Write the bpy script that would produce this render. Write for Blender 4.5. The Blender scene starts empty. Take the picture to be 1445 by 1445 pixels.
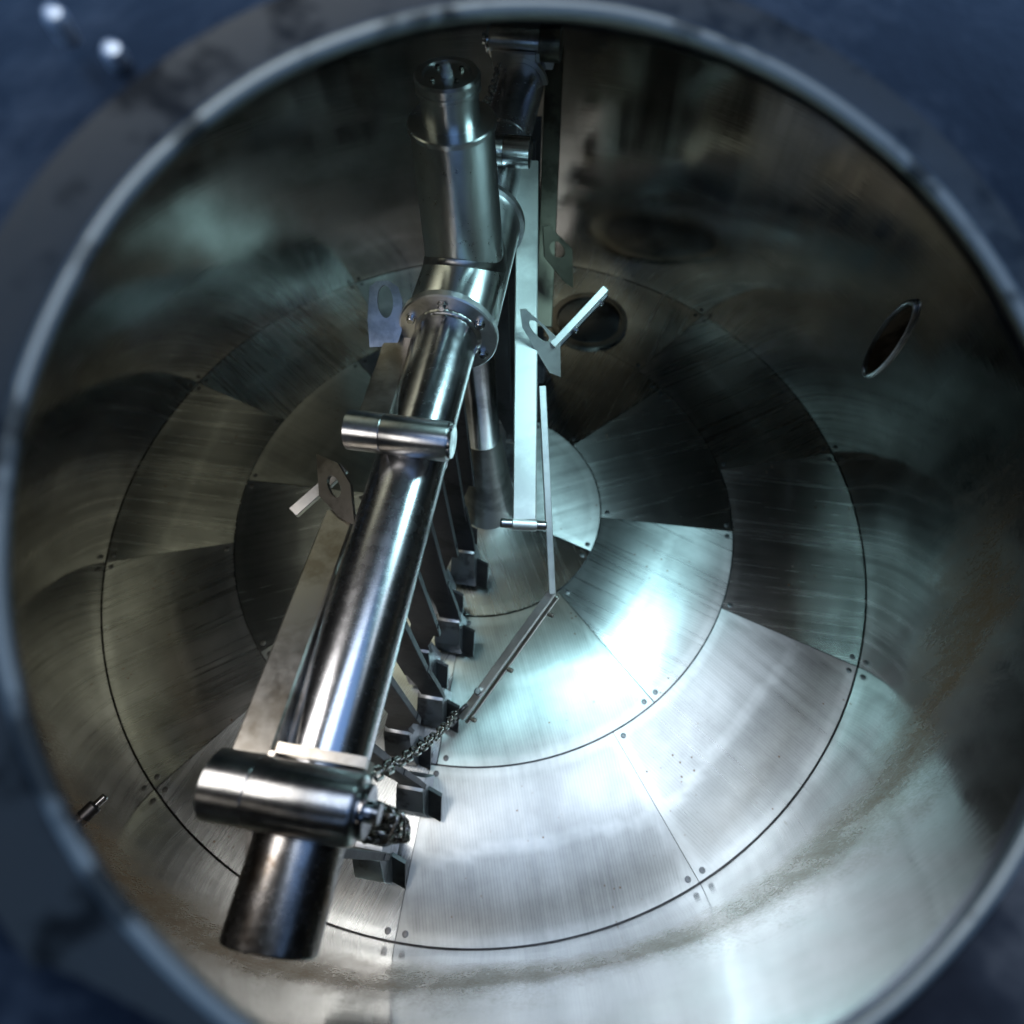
import bpy, bmesh, math, random
from mathutils import Vector, Matrix
random.seed(7)
S = bpy.context.scene
C = S.collection
R = math.radians

# ------------------------------------------------------------------ camera, world, lamps, exposure
F_PX, CAM, PITCH, ROLL = 889.28, Vector((0.0786, -0.8691, 1.4886)), 0.5165, -0.03465
cd = bpy.data.cameras.new('camera'); cam = bpy.data.objects.new('camera', cd); C.objects.link(cam)
cd.sensor_width = 36; cd.lens = F_PX / 1445 * 36
cd.clip_start = 0.01; cd.clip_end = 100
FW = Vector((0, math.sin(PITCH), -math.cos(PITCH))); UP0 = Vector((0, math.cos(PITCH), math.sin(PITCH))); RT0 = Vector((1, 0, 0))
# roll: the camera's own axes
RT = RT0 * math.cos(ROLL) + UP0 * math.sin(ROLL)
UP = -RT0 * math.sin(ROLL) + UP0 * math.cos(ROLL)
m = Matrix((RT, UP, -FW)).transposed().to_4x4(); m.translation = CAM
cam.matrix_world = m
cd.dof.use_dof = True; cd.dof.focus_distance = 1.0; cd.dof.aperture_fstop = cd.lens / 1000 / 0.0090
S.camera = cam

w = bpy.data.worlds.new('World'); S.world = w; w.use_nodes = True
bg = w.node_tree.nodes['Background']; bg.inputs[0].default_value = (0.22, 0.42, 0.85, 1); bg.inputs[1].default_value = 0.85

def area(name, loc, target, size, power, color, shape='DISK', size_y=None, spread=180):
    l = bpy.data.lights.new(name, 'AREA'); l.shape = shape; l.size = size
    if size_y: l.size_y = size_y
    l.energy = power; l.color = color; l.spread = R(spread)
    o = bpy.data.objects.new(name, l); C.objects.link(o)
    o.location = loc
    o.rotation_euler = (Vector(target) - Vector(loc)).to_track_quat('-Z', 'Y').to_euler()
    return o
area('sight_glass_lamp', (0.50, -0.16, 1.20), (0.15, -0.2, 0.3), 0.26, 1.75, (0.52, 0.92, 1.0), spread=112)
area('hatch_daylight', (0.60, -0.48, 1.11), (0.35, -0.65, 0), 0.46, 0.80, (0.78, 0.89, 1.0), spread=100)
area('roof_window', (0.10, -0.45, 2.35), (0.10, -0.70, 1.0), 1.15, 3.6, (0.78, 0.89, 1.0), spread=120)
area('left_hatch_daylight', (-0.36, -0.70, 1.13), (-0.30, -0.55, 0), 0.28, 0.75, (1.0, 0.97, 0.93), spread=135)
area('left_fill', (-0.45, 0.0, 1.17), (-0.42, 0.1, 0), 0.55, 0.50, (1.0, 1.0, 0.74), spread=120)  # added fill, no real fitting: stands for light bounced inside the tank

S.view_settings.view_transform = 'Standard'; S.view_settings.look = 'None'
S.view_settings.exposure = 0.42; S.view_settings.gamma = 1.0
S.render.engine = 'CYCLES'
cy = S.cycles
cy.use_denoising = True
cy.max_bounces = 10; cy.glossy_bounces = 8; cy.diffuse_bounces = 3
cy.sample_clamp_indirect = 6.0; cy.caustics_reflective = True; cy.blur_glossy = 0.3

# ------------------------------------------------------------------ frames of reference
A = R(-101.1)
U = Vector((math.cos(A), math.sin(A), 0)); V = Vector((U.y, -U.x, 0)); Z = Vector((0, 0, 1))
HUB = Vector((0.016, 0, 0))
def P(s, t, z): return HUB + U * s + V * t + Z * z          # along the rake arm, across it, up

# ------------------------------------------------------------------ materials
def nodes(name):
    mt = bpy.data.materials.new(name); mt.use_nodes = True
    nt = mt.node_tree; b = nt.nodes['Principled BSDF']
    return mt, nt, b
def N(nt, typ, **kw):
    n = nt.nodes.new(typ)
    for k, v in kw.items():
        if k.startswith('i_'): n.inputs[k[2:].replace('_', ' ')].default_value = v
        else: setattr(n, k, v)
    return n
def ramp(nt, stops):
    r = nt.nodes.new('ShaderNodeValToRGB'); e = r.color_ramp.elements
    while len(e) < len(stops): e.new(0.5)
    for el, (p, c) in zip(e, stops):
        el.position = p; el.color = c if len(c) == 4 else (*c, 1)
    return r
def grey(v): return (v, v, v)

def steel(name, col=(0.60, 0.60, 0.61), rough=0.22, aniso=0.0, grime=0.25, scale=9.0, dark=0.55, bump=0.02, rvar=0.12, tint=None):
    """stainless steel: smudges in colour and roughness, faint relief"""
    mt, nt, b = nodes(name); L = nt.links
    tc = N(nt, 'ShaderNodeTexCoord')
    n1 = N(nt, 'ShaderNodeTexNoise', i_Scale=scale, i_Detail=6.0, i_Roughness=0.65)
    L.new(tc.outputs['Object'], n1.inputs['Vector'])
    n2 = N(nt, 'ShaderNodeTexNoise', i_Scale=scale * 14, i_Detail=4.0, i_Roughness=0.7)
    L.new(tc.outputs['Object'], n2.inputs['Vector'])
    dk = tint or tuple(c * dark for c in col)
    r = ramp(nt, [(0.40, (*dk, 1)), (0.40 + 0.25 / max(grime, 0.01) * 0.1 + 0.05, (*col, 1))])
    L.new(n1.outputs['Fac'], r.inputs['Fac'])
    L.new(r.outputs['Color'], b.inputs['Base Color'])
    ma = N(nt, 'ShaderNodeMapRange'); ma.inputs['From Min'].default_value = 0.3; ma.inputs['From Max'].default_value = 0.7
    ma.inputs['To Min'].default_value = max(0.03, rough - rvar * 0.5); ma.inputs['To Max'].default_value = rough + rvar
    mx = N(nt, 'ShaderNodeMath', operation='ADD'); mu = N(nt, 'ShaderNodeMath', operation='MULTIPLY'); mu.inputs[1].default_value = 0.5
    L.new(n1.outputs['Fac'], mx.inputs[0]); L.new(n2.outputs['Fac'], mx.inputs[1]); L.new(mx.outputs[0], mu.inputs[0])
    L.new(mu.outputs[0], ma.inputs['Value']); L.new(ma.outputs['Result'], b.inputs['Roughness'])
    b.inputs['Metallic'].default_value = 1.0
    b.inputs['Anisotropic'].default_value = aniso
    if aniso > 0:
        tg = N(nt, 'ShaderNodeTangent', direction_type='UV_MAP'); tg.uv_map = 'grain'; L.new(tg.outputs[0], b.inputs['Tangent'])
    bp = N(nt, 'ShaderNodeBump', i_Strength=bump, i_Distance=0.01)
    L.new(n2.outputs['Fac'], bp.inputs['Height']); L.new(bp.outputs['Normal'], b.inputs['Normal'])
    return mt

M_polished = steel('polished_steel', (0.66, 0.66, 0.68), 0.16, aniso=0.7, grime=0.35, rvar=0.09, bump=0.012)
M_pipe = steel('pipe_steel', (0.62, 0.62, 0.65), 0.22, aniso=0.6, grime=0.5, scale=5, rvar=0.10, bump=0.012)
M_brushed = steel('brushed_steel', (0.62, 0.61, 0.60), 0.30, aniso=0.8, grime=0.3, rvar=0.10)
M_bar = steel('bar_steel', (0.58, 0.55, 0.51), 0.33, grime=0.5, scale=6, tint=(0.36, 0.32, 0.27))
M_light = steel('lit_bar_steel', (0.92, 0.93, 0.90), 0.5, grime=0.2, dark=0.8)  # bar steel whitened: strong light on these parts is in the colour
M_shank = steel('shank_steel', (0.10, 0.10, 0.11), 0.5, grime=0.5)
M_blade = steel('blade_steel', (0.30, 0.31, 0.34), 0.33, grime=0.5, scale=20, tint=(0.13, 0.13, 0.15))
M_shoe = steel('shoe_steel', (0.48, 0.50, 0.54), 0.36, grime=0.5, scale=20, tint=(0.26, 0.26, 0.28))
M_dark = steel('dark_steel', (0.16, 0.16, 0.17), 0.35, grime=0.5)
M_chain = steel('chain_steel', (0.42, 0.40, 0.37), 0.22, grime=0.6, scale=40, tint=(0.20, 0.16, 0.12))
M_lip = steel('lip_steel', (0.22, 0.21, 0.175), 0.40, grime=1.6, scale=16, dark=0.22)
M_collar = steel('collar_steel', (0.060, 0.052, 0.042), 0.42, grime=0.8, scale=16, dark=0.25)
M_column = steel('column_steel', (0.80, 0.82, 0.82), 0.28, aniso=0.8, grime=0.3, rvar=0.05, dark=0.88, bump=0.012)
M_farbar = steel('shaded_bar_steel', (0.20, 0.18, 0.14), 0.36, grime=0.5)  # bar steel darkened: the far bar's shade is in the colour
M_flange = steel('flange_steel', (0.66, 0.65, 0.66), 0.36, grime=0.3)
M_lug = steel('lug_steel', (0.30, 0.275, 0.25), 0.36, grime=0.5)
M_port = steel('port_steel', (0.34, 0.24, 0.16), 0.35, grime=0.6, scale=8, tint=(0.12, 0.075, 0.045)); M_port.node_tree.nodes['Principled BSDF'].inputs['Metallic'].default_value = 0.35
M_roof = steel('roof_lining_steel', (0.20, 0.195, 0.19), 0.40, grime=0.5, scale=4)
M_burnt = steel('heat_tinted_steel', (0.36, 0.34, 0.33), 0.22, grime=0.6, scale=8, tint=(0.20, 0.15, 0.11))

def mat_white_plastic():
    mt, nt, b = nodes('white_plastic'); b.inputs['Base Color'].default_value = (0.75, 0.73, 0.69, 1); b.inputs['Roughness'].default_value = 0.5
    return mt
M_white = mat_white_plastic()

def mat_plate(name, col=(0.60, 0.62, 0.62), olive=0.0):
    """slotted false-floor sheet: grain across the plate, blank margins and a blank middle rib, rust spots"""
    mt, nt, b = nodes(name); L = nt.links
    uv = N(nt, 'ShaderNodeUVMap'); uv.uv_map = 'grain'
    sep = N(nt, 'ShaderNodeSeparateXYZ'); L.new(uv.outputs['UV'], sep.inputs[0])
    oi = N(nt, 'ShaderNodeObjectInfo')
    tc = N(nt, 'ShaderNodeTexCoord')
    # streaks: fine across, long along the slots
    mp = N(nt, 'ShaderNodeMapping'); mp.inputs['Scale'].default_value = (260, 9.0, 1)
    addv = N(nt, 'ShaderNodeVectorMath', operation='ADD'); L.new(uv.outputs['UV'], addv.inputs[0]); L.new(oi.outputs['Random'], addv.inputs[1])
    L.new(addv.outputs[0], mp.inputs['Vector'])
    st = N(nt, 'ShaderNodeTexNoise', i_Scale=1.0, i_Detail=3.0, i_Roughness=0.6); L.new(mp.outputs[0], st.inputs['Vector'])
    mp2 = N(nt, 'ShaderNodeMapping'); mp2.inputs['Scale'].default_value = (80, 1.6, 1); L.new(addv.outputs[0], mp2.inputs['Vector'])
    st2 = N(nt, 'ShaderNodeTexNoise', i_Scale=1.0, i_Detail=4.0, i_Roughness=0.7); L.new(mp2.outputs[0], st2.inputs['Vector'])
    cl = N(nt, 'ShaderNodeTexNoise', i_Scale=5.0, i_Detail=5.0, i_Roughness=0.62); L.new(addv.outputs[0], cl.inputs['Vector'])
    # slots
    mp3 = N(nt, 'ShaderNodeMath', operation='MULTIPLY'); mp3.inputs[1].default_value = 2 * math.pi / 0.0065
    L.new(sep.outputs['X'], mp3.inputs[0])
    sn = N(nt, 'ShaderNodeMath', operation='SINE'); L.new(mp3.outputs[0], sn.inputs[0])
    # zone mask is stored per vertex: 1 in slotted fields, 0 in margins and ribs
    at = N(nt, 'ShaderNodeAttribute'); at.attribute_name = 'slotted'
    slot = N(nt, 'ShaderNodeMapRange'); slot.inputs['From Min'].default_value = 0.72; slot.inputs['From Max'].default_value = 0.98
    L.new(sn.outputs[0], slot.inputs['Value'])
    sl = N(nt, 'ShaderNodeMath', operation='MULTIPLY'); L.new(slot.outputs[0], sl.inputs[0]); L.new(at.outputs['Fac'], sl.inputs[1])
    # colour
    base = N(nt, 'ShaderNodeMixRGB'); base.inputs[1].default_value = (*[c * 0.62 for c in col], 1); base.inputs[2].default_value = (*col, 1)
    rc = ramp(nt, [(0.3, grey(0.0)), (0.62, grey(1.0))]); L.new(cl.outputs['Fac'], rc.inputs['Fac']); L.new(rc.outputs[0], base.inputs[0])
    streak = N(nt, 'ShaderNodeMixRGB', blend_type='MULTIPLY'); streak.inputs[0].default_value = 0.42
    rs = ramp(nt, [(0.32, grey(0.62)), (0.62, grey(1.0))]); L.new(st2.outputs['Fac'], rs.inputs['Fac'])
    L.new(base.outputs[0], streak.inputs[1]); L.new(rs.outputs[0], streak.inputs[2])
    dk = N(nt, 'ShaderNodeMixRGB'); dk.inputs[2].default_value = (0.05, 0.05, 0.05, 1)
    sf = N(nt, 'ShaderNodeMath', operation='MULTIPLY'); sf.inputs[1].default_value = 0.16; L.new(at.outputs['Fac'], sf.inputs[0])
    sk = N(nt, 'ShaderNodeMath', operation='MULTIPLY_ADD'); sk.inputs[1].default_value = 0.22; L.new(sl.outputs[0], sk.inputs[0]); L.new(sf.outputs[0], sk.inputs[2])
    L.new(sk.outputs[0], dk.inputs[0]); L.new(streak.outputs[0], dk.inputs[1])
    # rust and grain specks
    vo = N(nt, 'ShaderNodeTexVoronoi', i_Scale=48.0); L.new(addv.outputs[0], vo.inputs['Vector'])
    rv = ramp(nt, [(0.07, grey(1.0)), (0.13, grey(0.0))]); L.new(vo.outputs['Distance'], rv.inputs['Fac'])
    vn = N(nt, 'ShaderNodeTexNoise', i_Scale=7.0, i_Detail=2.0); L.new(addv.outputs[0], vn.inputs['Vector'])
    rn = ramp(nt, [(0.56, grey(0.0)), (0.62, grey(1.0))]); L.new(vn.outputs['Fac'], rn.inputs['Fac'])
    rm = N(nt, 'ShaderNodeMath', operation='MULTIPLY'); L.new(rv.outputs[0], rm.inputs[0]); L.new(rn.outputs[0], rm.inputs[1])
    rust = N(nt, 'ShaderNodeMixRGB'); rust.inputs[2].default_value = (0.16, 0.065, 0.015, 1)
    L.new(rm.outputs[0], rust.inputs[0]); L.new(dk.outputs[0], rust.inputs[1])
    L.new(rust.outputs[0], b.inputs['Base Color'])
    mt_ = N(nt, 'ShaderNodeMath', operation='SUBTRACT'); mt_.inputs[0].default_value = 1.0; L.new(rm.outputs[0], mt_.inputs[1])
    L.new(mt_.outputs[0], b.inputs['Metallic'])
    ro = N(nt, 'ShaderNodeMapRange'); ro.inputs['From Min'].default_value = 0.3; ro.inputs['From Max'].default_value = 0.7
    ro.inputs['To Min'].default_value = 0.26; ro.inputs['To Max'].default_value = 0.325
    L.new(st2.outputs['Fac'], ro.inputs['Value'])
    rp_ = N(nt, 'ShaderNodeMath', operation='MULTIPLY_ADD'); rp_.inputs[1].default_value = 0.09; rp_.inputs[2].default_value = -0.045; L.new(oi.outputs['Random'], rp_.inputs[0])
    rq_ = N(nt, 'ShaderNodeMath', operation='ADD'); L.new(ro.outputs[0], rq_.inputs[0]); L.new(rp_.outputs[0], rq_.inputs[1]); L.new(rq_.outputs[0], b.inputs['Roughness'])
    b.inputs['Anisotropic'].default_value = 0.90
    tg = N(nt, 'ShaderNodeTangent', direction_type='UV_MAP'); tg.uv_map = 'grain'
    L.new(tg.outputs[0], b.inputs['Tangent'])
    sh_ = N(nt, 'ShaderNodeMath', operation='MULTIPLY'); sh_.inputs[1].default_value = 0.45; L.new(st.outputs['Fac'], sh_.inputs[0])
    hs = N(nt, 'ShaderNodeMath', operation='SUBTRACT'); L.new(sh_.outputs[0], hs.inputs[0]); L.new(sl.outputs[0], hs.inputs[1])
    bp = N(nt, 'ShaderNodeBump', i_Strength=0.042, i_Distance=0.002); L.new(hs.outputs[0], bp.inputs['Height'])
    L.new(bp.outputs['Normal'], b.inputs['Normal'])
    return mt
M_plate = mat_plate('slotted_plate_steel')

def mat_wall():
    mt, nt, b = nodes('tank_wall_steel'); L = nt.links
    uv = N(nt, 'ShaderNodeUVMap'); uv.uv_map = 'grain'       # u = metres round the wall, v = height
    sep = N(nt, 'ShaderNodeSeparateXYZ'); L.new(uv.outputs['UV'], sep.inputs[0])
    mp = N(nt, 'ShaderNodeMapping'); mp.inputs['Scale'].default_value = (3, 90, 1); L.new(uv.outputs['UV'], mp.inputs['Vector'])
    br = N(nt, 'ShaderNodeTexNoise', i_Scale=1.0, i_Detail=4.0, i_Roughness=0.65); L.new(mp.outputs[0], br.inputs['Vector'])
    cl = N(nt, 'ShaderNodeTexNoise', i_Scale=2.6, i_Detail=6.0, i_Roughness=0.6); L.new(uv.outputs['UV'], cl.inputs['Vector'])
    mpv = N(nt, 'ShaderNodeMapping'); mpv.inputs['Scale'].default_value = (16, 1.2, 1); L.new(uv.outputs['UV'], mpv.inputs['Vector'])
    dr = N(nt, 'ShaderNodeTexNoise', i_Scale=1.0, i_Detail=3.0); L.new(mpv.outputs[0], dr.inputs['Vector'])
    base = ramp(nt, [(0.36, (0.38, 0.36, 0.33, 1)), (0.60, (0.62, 0.60, 0.57, 1))]); L.new(cl.outputs['Fac'], base.inputs['Fac'])
    # tide mark left by the mash: ragged brown band at 0.3 - 0.55 m
    wob = N(nt, 'ShaderNodeTexNoise', i_Scale=2.6, i_Detail=4.0, i_Roughness=0.55); L.new(uv.outputs['UV'], wob.inputs['Vector'])
    wm = N(nt, 'ShaderNodeMapRange'); wm.inputs['To Min'].default_value = -0.22; wm.inputs['To Max'].default_value = 0.22; L.new(wob.outputs['Fac'], wm.inputs['Value'])
    hh = N(nt, 'ShaderNodeMath', operation='ADD'); L.new(sep.outputs['Y'], hh.inputs[0]); L.new(wm.outputs[0], hh.inputs[1])
    band = ramp(nt, [(0.16, grey(0)), (0.36, grey(0.8)), (0.46, grey(1.0)), (0.58, grey(0.45)), (0.80, grey(0.0))]); L.new(hh.outputs[0], band.inputs['Fac'])
    gr = N(nt, 'ShaderNodeTexNoise', i_Scale=48.0, i_Detail=6.0, i_Roughness=0.68)
    mpg = N(nt, 'ShaderNodeMapping'); mpg.inputs['Scale'].default_value = (0.7, 0.25, 1); L.new(uv.outputs['UV'], mpg.inputs['Vector']); L.new(mpg.outputs[0], gr.inputs['Vector'])
    geo = N(nt, 'ShaderNodeTexCoord'); gs = N(nt, 'ShaderNodeSeparateXYZ'); L.new(geo.outputs['Object'], gs.inputs[0])
    near = N(nt, 'ShaderNodeMapRange', interpolation_type='SMOOTHSTEP'); near.inputs['From Min'].default_value = 0.05; near.inputs['From Max'].default_value = -0.55; L.new(gs.outputs['Y'], near.inputs['Value'])
    nb_ = N(nt, 'ShaderNodeMath', operation='MULTIPLY'); L.new(band.outputs[0], nb_.inputs[0]); L.new(near.outputs[0], nb_.inputs[1])
    gf = N(nt, 'ShaderNodeTexNoise', i_Scale=210.0, i_Detail=3.0, i_Roughness=0.6); mpf = N(nt, 'ShaderNodeMapping'); mpf.inputs['Scale'].default_value = (1.0, 0.5, 1)
    L.new(uv.outputs['UV'], mpf.inputs['Vector']); L.new(mpf.outputs[0], gf.inputs['Vector'])
    gm = N(nt, 'ShaderNodeMixRGB'); gm.inputs[0].default_value = 0.55; L.new(gr.outputs['Fac'], gm.inputs[1]); L.new(gf.outputs['Fac'], gm.inputs[2])
    g3 = N(nt, 'ShaderNodeMath', operation='MULTIPLY_ADD'); g3.inputs[1].default_value = 2.3; g3.inputs[2].default_value = -1.60; L.new(gm.outputs[0], g3.inputs[0])
    b2_ = N(nt, 'ShaderNodeMath', operation='MULTIPLY_ADD'); b2_.inputs[1].default_value = 1.5; L.new(nb_.outputs[0], b2_.inputs[0]); L.new(g3.outputs[0], b2_.inputs[2])
    bm = N(nt, 'ShaderNodeMath', operation='MULTIPLY', use_clamp=True); bm.inputs[1].default_value = 0.85; L.new(b2_.outputs[0], bm.inputs[0])
    st = N(nt, 'ShaderNodeMixRGB'); st.inputs[2].default_value = (0.27, 0.155, 0.07, 1)
    L.new(bm.outputs[0], st.inputs[0]); L.new(base.outputs[0], st.inputs[1])
    L.new(st.outputs[0], b.inputs['Base Color'])
    # brown scale keeps some sheen
    me = N(nt, 'ShaderNodeMapRange'); me.inputs['To Min'].default_value = 1.0; me.inputs['To Max'].default_value = 0.5
    L.new(bm.outputs[0], me.inputs['Value']); L.new(me.outputs[0], b.inputs['Metallic'])
    r1 = N(nt, 'ShaderNodeMapRange'); r1.inputs['From Min'].default_value = 0.3; r1.inputs['From Max'].default_value = 0.7
    r1.inputs['To Min'].default_value = 0.06; r1.inputs['To Max'].default_value = 0.17; L.new(dr.outputs['Fac'], r1.inputs['Value'])
    ra = N(nt, 'ShaderNodeMath', operation='MULTIPLY_ADD'); ra.inputs[1].default_value = 0.22; L.new(bm.outputs[0], ra.inputs[0]); L.new(r1.outputs[0], ra.inputs[2])
    L.new(ra.outputs[0], b.inputs['Roughness'])
    b.inputs['Anisotropic'].default_value = 0.15
    tg = N(nt, 'ShaderNodeTangent', direction_type='UV_MAP'); tg.uv_map = 'grain'; 
    b.inputs['Anisotropic Rotation'].default_value = 0.25
    L.new(tg.outputs[0], b.inputs['Tangent'])
    wv = N(nt, 'ShaderNodeTexNoise', i_Scale=3.0, i_Detail=1.5, i_Roughness=0.4); L.new(uv.outputs['UV'], wv.inputs['Vector'])
    bw = N(nt, 'ShaderNodeBump', i_Strength=0.26, i_Distance=0.03); L.new(wv.outputs['Fac'], bw.inputs['Height'])
    bp = N(nt, 'ShaderNodeBump', i_Strength=0.04, i_Distance=0.004); L.new(br.outputs['Fac'], bp.inputs['Height']); L.new(bw.outputs['Normal'], bp.inputs['Normal'])
    L.new(bp.outputs['Normal'], b.inputs['Normal'])
    return mt
M_wall = mat_wall()

def mat_outside():
    mt, nt, b = nodes('shaded_weathered_steel'); L = nt.links
    tc = N(nt, 'ShaderNodeTexCoord')
    n = N(nt, 'ShaderNodeTexNoise', i_Scale=9.0, i_Detail=6.0, i_Roughness=0.72); L.new(tc.outputs['Object'], n.inputs['Vector'])
    r = ramp(nt, [(0.38, (0.002, 0.003, 0.006, 1)), (0.50, (0.007, 0.009, 0.013, 1)), (0.66, (0.05, 0.05, 0.052, 1))]); L.new(n.outputs['Fac'], r.inputs['Fac'])  # mottled dirty steel, near black: the outside's dimness is painted in
    L.new(r.outputs[0], b.inputs['Base Color'])
    b.inputs['Metallic'].default_value = 0.85; b.inputs['Roughness'].default_value = 0.48
    bp = N(nt, 'ShaderNodeBump', i_Strength=0.25, i_Distance=0.01); L.new(n.outputs['Fac'], bp.inputs['Height']); L.new(bp.outputs['Normal'], b.inputs['Normal'])
    return mt
M_out = mat_outside()

# ------------------------------------------------------------------ mesh helpers
def obj(name, bm, mat, parent=None, smooth=True, angle=35, mats=None):
    me = bpy.data.meshes.new(name)
    bmesh.ops.recalc_face_normals(bm, faces=bm.faces[:])
    if smooth:
        lim = R(angle)
        for f in bm.faces: f.smooth = True
        for e in bm.edges:
            if len(e.link_faces) != 2 or e.calc_face_angle(0) > lim: e.smooth = False
    if not bm.loops.layers.uv.get('grain'):
        ul = bm.loops.layers.uv.new('grain')
        for f in bm.faces:
            ax = max(range(3), key=lambda q: abs(f.normal[q])); i0, i1 = ((1, 2), (0, 2), (0, 1))[ax]
            for l in f.loops: l[ul].uv = (l.vert.co[i0], l.vert.co[i1])
    bm.to_mesh(me); bm.free()
    for mm in (mats or [mat]): me.materials.append(mm)
    o = bpy.data.objects.new(name, me); C.objects.link(o)
    if parent: o.parent = parent
    return o
def thing(name, label, cat, loc=(0, 0, 0), group=None, kind=None):
    o = bpy.data.objects.new(name, None); C.objects.link(o); o.location = loc; o.empty_display_size = 0.1
    tag(o, label, cat, group, kind); return o
def tag(o, label, cat, group=None, kind=None):
    if label: o['label'] = label
    if cat: o['category'] = cat
    if group: o['group'] = group
    if kind: o['kind'] = kind
    return o
def frame(d, ref=Z):
    d = d.normalized(); x = ref.cross(d)
    if x.length < 1e-4: x = Vector((1, 0, 0)).cross(d)
    x.normalize(); return x, d.cross(x).normalized(), d
def lathe(bm, a, b, prof, n=48, cap=True):
    """profile [(distance along a->b in metres, radius)] turned round the line a->b"""
    x, y, d = frame(b - a) if b is not None else frame(Z); rings = []
    uvl = bm.loops.layers.uv.get('grain') or bm.loops.layers.uv.new('grain'); hh = {}; arc = 0.0; last = None
    for h, r in prof:
        if last: arc += math.hypot(h - last[0], r - last[1])
        last = (h, r); hh[len(rings)] = arc
        if r < 1e-6: rings.append([bm.verts.new(a + d * h)])
        else: rings.append([bm.verts.new(a + d * h + (x * math.cos(2 * math.pi * k / n) + y * math.sin(2 * math.pi * k / n)) * r) for k in range(n)])
    for ri, (p, q) in enumerate(zip(rings, rings[1:])):
        for k in range(n):
            j = (k + 1) % n
            if len(p) == 1 and len(q) == 1: continue
            if len(p) == 1: f = bm.faces.new((p[0], q[j], q[k])); cs = ((ri, k), (ri + 1, k + 1), (ri + 1, k))
            elif len(q) == 1: f = bm.faces.new((p[k], p[j], q[0])); cs = ((ri, k), (ri, k + 1), (ri + 1, k))
            else: f = bm.faces.new((p[k], p[j], q[j], q[k])); cs = ((ri, k), (ri, k + 1), (ri + 1, k + 1), (ri + 1, k))
            for l, (ii, kk) in zip(f.loops, cs): l[uvl].uv = (hh[ii], kk / n * 0.3)
    if cap:
        for rg in (rings[0], rings[-1]):
            if len(rg) > 2: bm.faces.new(rg)
    return bm
def cyl(bm, a, b, r, n=48, bev=0.0015, r2=None):
    L = (b - a).length; r2 = r if r2 is None else r2
    return lathe(bm, a, b, [(0, r - bev), (bev, r), (L - bev, r2), (L, r2 - bev)], n)
def beam(bm, a, b, wdir, w, t, bev=0.0015):
    """rectangular bar a->b, width w along wdir, thickness t across"""
    d = (b - a).normalized(); wd = (wdir - d * wdir.dot(d)).normalized(); td = d.cross(wd)
    v = [[bm.verts.new(e + wd * (w / 2 * i) + td * (t / 2 * j)) for i, j in ((-1, -1), (1, -1), (1, 1), (-1, 1))] for e in (a, b)]
    fs = [bm.faces.new(v[0]), bm.faces.new(v[1][::-1])]
    for k in range(4):
        j = (k + 1) % 4; fs.append(bm.faces.new((v[0][j], v[0][k], v[1][k], v[1][j])))
    if bev:
        es = set(e for f in fs for e in f.edges)
        bmesh.ops.bevel(bm, geom=list(es), offset=bev, segments=1, affect='EDGES')
    return bm
def prism(bm, pts, nrm, t):
    """flat polygon given as 3-D points, thickened by t along nrm"""
    nrm = nrm.normalized()
    a = [bm.verts.new(p + nrm * t / 2) for p in pts]; b = [bm.verts.new(p - nrm * t / 2) for p in pts]
    bm.faces.new(a); bm.faces.new(b[::-1]); n = len(pts)
    for k in range(n):
        j = (k + 1) % n; bm.faces.new((a[k], b[k], b[j], a[j]))
    return bm
def plate_with_hole(bm, outer, hc, hx, hy, nrm, t, n=40):
    """polygon plate (outer, convex, 3-D) with an oval hole: centre hc, half-axes hx, hy (vectors)"""
    nrm = nrm.normalized(); ex = hx.normalized(); ey = nrm.cross(ex)
    o2 = [((p - hc).dot(ex), (p - hc).dot(ey)) for p in outer]
    def hit(ang):
        dx, dy = math.cos(ang), math.sin(ang); best = None
        for (x0, y0), (x1, y1) in zip(o2, o2[1:] + o2[:1]):
            den = dx * (y1 - y0) - dy * (x1 - x0)
            if abs(den) < 1e-12: continue
            tt = (x0 * (y1 - y0) - y0 * (x1 - x0)) / den; ss = (x0 * dy - y0 * dx) / den
            if tt > 0 and -1e-9 <= ss <= 1 + 1e-9 and (best is None or tt < best): best = tt
        return dx * best, dy * best
    angs = sorted(set([2 * math.pi * k / n for k in range(n)] + [math.atan2(y, x) % (2 * math.pi) for x, y in o2]))
    rings = []
    for sgn in (1, -1):
        oo, ii = [], []
        for a_ in angs:
            x, y = hit(a_); oo.append(bm.verts.new(hc + ex * x + ey * y + nrm * t / 2 * sgn))
            hyv = hy.dot(ex), hy.dot(ey); L1 = hx.length
            # ellipse point in the direction a_
            ca, sa = math.cos(a_), math.sin(a_); rr = 1 / math.sqrt((ca / L1) ** 2 + (sa / hy.length) ** 2)
            ii.append(bm.verts.new(hc + ex * ca * rr + ey * sa * rr + nrm * t / 2 * sgn))
        rings.append((oo, ii))
    m_ = len(angs)
    for k in range(m_):
        j = (k + 1) % m_
        (o1, i1), (o2_, i2) = rings
        bm.faces.new((o1[k], o1[j], i1[j], i1[k])); bm.faces.new((o2_[j], o2_[k], i2[k], i2[j]))
        bm.faces.new((o1[j], o1[k], o2_[k], o2_[j])); bm.faces.new((i1[k], i1[j], i2[j], i2[k]))
    return bm
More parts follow.
